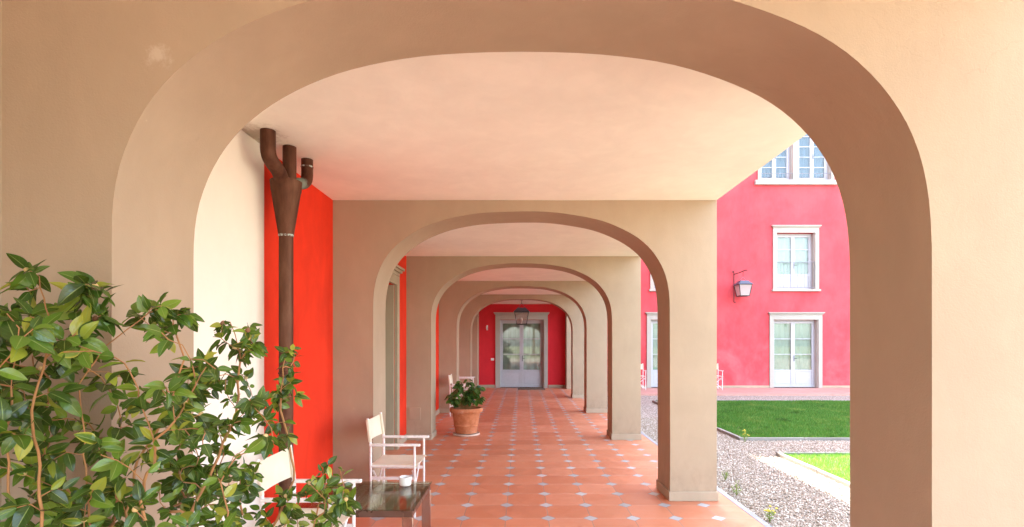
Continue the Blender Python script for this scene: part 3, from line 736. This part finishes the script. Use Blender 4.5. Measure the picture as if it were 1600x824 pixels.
# ================================================================= LEAVES
def leaf_template(nv=8, width=.42, fold=.25, curl=.35, tip=1.0):
    V = []; U = []
    for j in range(nv+1):
        t = j/nv; w_ = width*.5*(math.sin(math.pi*min(1, t**.85))**.75)*(1-.25*t) if 0 < t < 1 else 0.004
        z = -curl*t*t*.5
        for u in (-1, -.5, 0, .5, 1):
            V.append((u*w_, t, z+abs(u)*w_*fold*1.6-(abs(u)**2)*w_*fold*.5)); U.append((u, t))
    F = []
    for j in range(nv):
        for k in range(4): a = j*5+k; F.append((a, a+1, a+6, a+5))
    return np.array(V), np.array(F), np.array(U)
def leaves_mesh(name, items, mat, tmpl):
    """items: (pos, direction, normal, length, bend, widthscale)"""
    V, F, U = tmpl; n_ = len(items); AV = np.zeros((n_, len(V), 3)); AT = np.zeros((n_, len(V), 3))
    for i, (p, d, nr, L, bend, ws) in enumerate(items):
        d = d.normalized(); s = d.cross(nr); s = s.normalized() if s.length > 1e-4 else d.orthogonal().normalized(); m = s.cross(d)
        X = V[:, 0:1]*ws; Y = V[:, 1:2]; Z = V[:, 2:3]*bend+.03*np.sin(V[:, 1:2]*9+i)*np.abs(V[:, 0:1])*3
        AV[i] = np.array(p)+(X*np.array(s)+Y*np.array(d)+Z*np.array(m))*L
        AT[i, :, :2] = U; AT[i, :, 2] = random.random()
    FF = (F[None]+np.arange(n_)[:, None, None]*len(V)).reshape(-1, 4)
    return np_mesh(name, AV.reshape(-1, 3), FF, mat, True, AT.reshape(-1, 3))

# ================================================================= CAMELLIA
def P(x, y, d): return Vector(((x-815)*d/817, d, 1.5+(538-y)*d/817))
BASE = Vector((-1.12, 1.40, .40))
nodes = [BASE.copy()]; par = [-1]
def add_node(p, q): nodes.append(Vector(p)); par.append(q); return len(nodes)-1
def add_stem(pts, root=0):
    k = root
    for p in pts:
        a = nodes[k].copy(); n_ = max(1, int((p-a).length/.035))
        for i in range(1, n_+1):
            jit = Vector((random.gauss(0, .0025), random.gauss(0, .003), random.gauss(0, .002)))
            k = add_node(a.lerp(p, i/n_)+jit, k)
    return k
add_stem([P(150, 900, 1.44), P(140, 800, 1.46), P(131, 690, 1.48), P(120, 600, 1.50), P(165, 545, 1.52), P(215, 500, 1.56)])
add_stem([P(195, 900, 1.46), P(198, 800, 1.52), P(215, 720, 1.56), P(260, 650, 1.60), P(285, 560, 1.62), P(270, 500, 1.62)])
add_stem([P(235, 930, 1.50), P(290, 830, 1.60), P(335, 730, 1.66), P(372, 640, 1.68), P(375, 560, 1.68), P(362, 505, 1.66)])
add_stem([P(260, 980, 1.55), P(370, 890, 1.70), P(435, 812, 1.80), P(458, 750, 1.84), P(452, 700, 1.84), P(438, 640, 1.82), P(444, 560, 1.80)])
add_stem([P(60, 900, 1.35), P(22, 790, 1.32), P(8, 700, 1.30), P(20, 560, 1.36)])
add_stem([P(90, 930, 1.30), P(62, 800, 1.26), P(48, 640, 1.34), P(80, 520, 1.44), P(58, 430, 1.50)])
def inside(pt, poly):
    x, y = pt; c = False; j = len(poly)-1
    for i in range(len(poly)):
        xi, yi = poly[i]; xj, yj = poly[j]
        if (yi > y) != (yj > y) and x < (xj-xi)*(y-yi)/(yj-yi)+xi: c = not c
        j = i
    return c
regions = [
 ([(-60, 500), (30, 480), (100, 520), (160, 490), (205, 510), (285, 500), (300, 555), (345, 575), (395, 570), (425, 620), (425, 700), (395, 740), (390, 860), (-60, 900)], 172, 1.22, 1.74),
 ([(255, 560), (330, 560), (420, 600), (425, 735), (390, 830), (250, 830)], 52, 1.58, 1.88),
 ([(20, 405), (66, 402), (90, 470), (50, 500), (10, 440)], 6, 1.45, 1.6),
 ([(118, 432), (162, 445), (165, 500), (110, 490)], 7, 1.45, 1.65),
 ([(345, 500), (395, 500), (400, 560), (340, 560)], 11, 1.6, 1.75),
 ([(415, 545), (462, 545), (462, 690), (420, 690)], 14, 1.75, 1.9),
 ([(215, 478), (290, 480), (290, 500), (210, 500)], 8, 1.5, 1.7),
 ([(440, 735), (520, 715), (552, 745), (550, 800), (530, 860), (400, 860), (410, 760)], 40, 1.7, 1.95)]
att = []
for poly, cnt, d0, d1 in regions:
    xs = [p[0] for p in poly]; ys = [p[1] for p in poly]; k = 0
    while k < cnt:
        q = (random.uniform(min(xs), max(xs)), random.uniform(min(ys), max(ys)))
        if inside(q, poly):
            d = random.uniform(d0, d1)
            if q[0] < 190: d = min(d, 1.66)
            att.append(P(*q, d)); k += 1
att.sort(key=lambda p: (p-BASE).length)
twigs = []
for a in att:
    best, bd = 0, 1e9
    for i, nd in enumerate(nodes):
        if i == 0: continue
        dv = a-nd; L = dv.length
        if L < .02: continue
        up = dv.z/L
        cost = L*(1.25-.35*up) + .12*(a.x > nd.x) * 0
        if nd.z < .75: cost += .2
        if cost < bd: bd, best = cost, i
    L = (a-nodes[best]).length; n_ = max(2, int(L/.03)); k = best; a0 = nodes[best].copy()
    pd = (nodes[best]-nodes[par[best]]).normalized() if par[best] >= 0 else Vector((0, 0, 1))
    chain = []
    for i in range(1, n_+1):
        t = i/n_; q = a0.lerp(a, t)+pd*(L*.22*math.sin(math.pi*t)*(1-t))+Vector((0, 0, .03*L*math.sin(math.pi*t)))
        q += Vector((random.gauss(0, .0025), random.gauss(0, .0025), random.gauss(0, .0025))); k = add_node(q, k); chain.append(k)
    twigs.append(chain)
cnt = [0]*len(nodes)
haschild = set(par)
for i in range(len(nodes)):
    if i not in haschild:
        k = i
        while k >= 0: cnt[k] += 1; k = par[k]
rad = [max(.0013, .00125*(max(1, c))**.47) for c in cnt]
cam_root = empty('camellia_shrub', (BASE.x, BASE.y, .0)); CO = Vector((BASE.x, BASE.y, 0))
tag(cam_root, 'tall leafy camellia with glossy green leaves and tan stems at the left foreground', 'shrub')
st = MB(CO); used = set()
ch = {}
for i, p_ in enumerate(par):
    if p_ >= 0: ch.setdefault(p_, []).append(i)
def strand(i):
    pts = [nodes[par[i]]] if par[i] >= 0 else []; rs = [rad[i]] if pts else []
    stack = []
    while True:
        pts.append(nodes[i]); rs.append(rad[i]); c = ch.get(i, [])
        if not c: break
        c = sorted(c, key=lambda q: -cnt[q]); stack += c[1:]; i = c[0]
    if len(pts) >= 2: st.tube(pts, rs, 6 if max(rs) < .005 else 10)
    return stack
todo = list(ch[0])
while todo: todo += strand(todo.pop())
st.build('stems', M['bark'], cam_root, angle=70)
items = []; budpos = []
for chain in twigs:
    m = len(chain); ga = random.uniform(0, 6.28); n_l = random.randint(5, 8)
    tipd = (nodes[chain[-1]]-nodes[chain[max(0, m-3)]]).normalized()
    size = random.uniform(.044, .066)
    for k in range(n_l):
        t = 1-k*.16/ max(.16, m*.03)*1.1 if m > 3 else 1-k*.15
        idx = max(0, min(m-1, int(round((m-1)*max(0, t)))))
        p0 = nodes[chain[idx]]; e0 = p0; d0 = (nodes[chain[idx]]-nodes[chain[max(0, idx-1)]]) if idx else tipd
        d0 = d0.normalized() if d0.length > 1e-5 else tipd
        ga += 2.4
        u = d0.orthogonal().normalized(); v2 = d0.cross(u)
        out = u*math.cos(ga)+v2*math.sin(ga)
        spread = .45 if k == 0 else random.uniform(.7, 1.2)
        d = (d0*.55+out*spread+Vector((0, 0, random.uniform(-.9, .15)))).normalized()
        nr = (Vector((.25, -.55, .7))+out*.3+Vector((random.gauss(0, .6), random.gauss(0, .6), random.gauss(0, .4)))).normalized()
        L = size*random.uniform(.75, 1.2)*max(.74, min(1.12, .74-(e0.x+.85)*.9))
        p0 = p0+out*.003
        # keep clear of the pier and jamb
        e = p0+d*L
        if e.x < -1.40 and e.y > 1.79: d.y = -abs(d.y)-.3
        items.append((p0-CO, d, nr, L, random.uniform(.4, 1.5), random.uniform(.85, 1.2)))
    if random.random() < .11: budpos.append((nodes[chain[-1]], tipd))
for i in range(1, len(nodes)):          # scattered leaves along the thicker stems
    if 2 <= cnt[i] < 16 and random.random() < .22 and nodes[i].z > .8:
        d = Vector((random.gauss(0, 1), random.gauss(0, 1), random.uniform(-.6, .5))).normalized()
        if (nodes[i]+d*.08).y > 1.79 and nodes[i].x < -1.2: d.y = -abs(d.y)
        items.append((nodes[i]-CO, d, Vector((random.gauss(0, .4), random.gauss(0, .4), 1)), random.uniform(.045, .07), random.uniform(.4, 1.4), 1))
link('leaves', leaves_mesh('leaves', items, M['camellia'], leaf_template(8, .56, .26, .45)), cam_root)
def bud(p, d, s, mat, name):
    q = d.to_track_quat('Z', 'Y').to_matrix(); vs = []; prof = [(.25, -.1), (.75, .25), (.95, .7), (.8, 1.2), (.4, 1.65), (.05, 1.9)]; fs = []; sg = 10
    for r, z in prof:
        for k in range(sg):
            a = 2*math.pi*k/sg; vs.append(p-CO+q@Vector((r*math.cos(a)*s, r*math.sin(a)*s, z*s)))
    for i in range(len(prof)-1):
        for k in range(sg): a = i*sg+k; b = i*sg+(k+1) % sg; fs.append((a, b, b+sg, a+sg))
    fs.append(tuple(range(sg-1, -1, -1))); MB().add(vs, fs).build(name, mat, cam_root, angle=70)
for p, d in budpos: bud(p, (d+Vector((0, 0, .4))).normalized(), random.uniform(.0065, .0085), M['bud'], 'flower_bud')
for (x, y, d_) in ((133, 512, 1.46), (345, 508, 1.62), (376, 505, 1.63), (421, 541, 1.74)):
    bud(min((nodes[c_[-1]] for c_ in twigs), key=lambda q: (q-P(x, y, d_)).length), Vector((.2, -.2, .7)).normalized(), .0085, M['budbrown'], 'seed_pod')
# its pot stands on the tiles below the picture
cp = empty('terracotta_pot', (BASE.x, BASE.y, 0)); tag(cp, 'large terracotta pot under the camellia at the left foreground', 'pot')
MB().lathe([(.17, 0), (.19, .03), (.25, .33), (.255, .345), (.275, .35), (.28, .40), (.272, .412), (.245, .41), (.235, .36)], seg=48).build('pot_body', M['terracotta'], cp)
MB().lathe([(.236, .36), (.12, .385), (.02, .39)], seg=32, capb=False, capt=True).build('soil', M['soil'], cp)

# ================================================================= POTTED PLANT
tp = empty('plant_pot', (-.92, 8.68, 0)); tag(tp, 'round terracotta pot with thick rim on a pale saucer on the tiled floor', 'pot')
MB().lathe([(.155, .032), (.175, .035), (.192, .13), (.205, .15), (.208, .165), (.202, .175), (.228, .355), (.232, .37), (.262, .375), (.272, .39), (.274, .43), (.266, .447), (.245, .447), (.235, .43), (.225, .39)], seg=56).build('pot_body', M['terracotta'], tp)
MB().lathe([(.19, .0), (.222, .004), (.226, .03), (.218, .032), (.208, .012)], seg=48, capt=True).build('saucer', simple('pale_clay', (.62, .47, .38), .8), tp)
MB().lathe([(.226, .39), (.1, .415), (.02, .42)], seg=32, capb=False, capt=True).build('soil', M['soil'], tp)
pl = empty('broad_leaf_plant', (-.92, 8.68, .41)); tag(pl, 'bushy dark green plant with broad leaves growing in the terracotta pot', 'plant')
sm = MB(); it = []
for k in range(44):
    a = random.uniform(0, 6.28); rr = random.uniform(.02, .30); h = random.uniform(.18, .54)*(1-rr*1.1)
    b0 = Vector((math.cos(a)*rr*.3, math.sin(a)*rr*.3, 0)); e = Vector((math.cos(a)*rr, math.sin(a)*rr, h)); mid = (b0+e)/2+Vector((0, 0, .04))
    sm.tube([b0, mid, e], [.005, .004, .003], 6)
    for j in range(6):
        aa = random.uniform(0, 6.28); d = Vector((math.cos(aa), math.sin(aa), random.uniform(-.5, .35)))+Vector((math.cos(a), math.sin(a), 0))*.6
        pp = mid.lerp(e, random.uniform(.3, 1)) if j else e
        it.append((pp, d+Vector((0, 0, -.4)), Vector((math.cos(aa)*.6+random.gauss(0, .4), math.sin(aa)*.6-.5+random.gauss(0, .3), .6)), random.uniform(.10, .145), random.uniform(.5, 1.5), random.uniform(1.0, 1.3)))
sm.build('stems', M['bark'], pl); link('leaves', leaves_mesh('leaves', it, M['potleaf'], leaf_template(7, .60, .2, .35)), pl)

# ================================================================= WEEDS IN THE GRAVEL
wspots = [(3.52, 8.25, .16, 'yellow flowering weed at the near corner of the shaded lawn kerb', True), (2.20, 5.35, .14, 'thin weed beside the portico edging near the second pier', False),
          (2.32, 5.95, .12, 'thin weed growing out of the gravel a step from the edging', False), (2.16, 4.55, .11, 'small yellow green weed at the corner of the portico edging', True)]
for x, y, h, lab, fl in wspots:
    wd = empty('weed', (x, y, -.05)); tag(wd, lab, 'weed', 'weeds in the gravel'); s2 = MB(); it = []; fw = MB()
    for k in range(9):
        a = random.uniform(0, 6.28); e = Vector((math.cos(a)*h*.6*random.random(), math.sin(a)*h*.6*random.random(), h*random.uniform(.6, 1.2)))
        s2.tube([(0, 0, 0), e*.5+Vector((0, 0, .01)), e], .0015, 5)
        for j in range(5):
            aa = random.uniform(0, 6.28); it.append((e*random.uniform(.15, .95), Vector((math.cos(aa), math.sin(aa), .5)), Vector((0, 0, 1)), random.uniform(.02, .045), 1, .8))
        if fl: MB().lathe([(.002, 0), (.012, .004), (.009, .010)], c=e, seg=8, capt=True).build('flower', M['yellow'], wd)
    s2.build('stems', M['weed'], wd); link('leaves', leaves_mesh('leaves', it, M['weed'], leaf_template(3, .4)), wd)

# ================================================================= TREES BEHIND THE CAMERA (seen in the window panes)
def tree(x, y, h, r, lab):
    t = empty('garden_tree', (x, y, -.06)); tag(t, lab, 'tree', 'trees at the far side of the garden')
    tr = MB(); tr.tube([(0, 0, 0), (.05, .03, h*.3), (-.05, .06, h*.55), (0, 0, h*.8)], [.2, .15, .11, .04], 10)
    its = []
    for k in range(12):
        a = k*2.4; e = Vector((math.cos(a)*r*.8, math.sin(a)*r*.8, h*random.uniform(.5, .95))); s = Vector((0, 0, h*random.uniform(.3, .6)))
        tr.tube([s, (s+e)/2+Vector((0, 0, .2)), e], [.07, .045, .02], 6)
        for j in range(170):
            q = e+Vector((random.gauss(0, r*.28), random.gauss(0, r*.28), random.gauss(0, r*.25)))
            its.append((q, Vector((random.gauss(0, 1), random.gauss(0, 1), random.gauss(0, .6))), Vector((random.gauss(0, .5), random.gauss(0, .5), 1)), random.uniform(.22, .38), 1, 1.2))
    tr.build('trunk', M['treebark'], t); link('crown', leaves_mesh('crown', its, M['treeleaf'], leaf_template(2, .6)), t)
for k, (x, y, h, r) in enumerate([(-6, -26, 8, 3), (1.5, -30, 9, 3.4), (10, -27, 8, 3), (18, -24, 9, 3.6), (26, -20, 8, 3.2), (33, -14, 9, 3.5), (24, -32, 10, 4)]):
    tree(x, y, h, r, 'green garden tree behind the viewer, reflected in the panes')
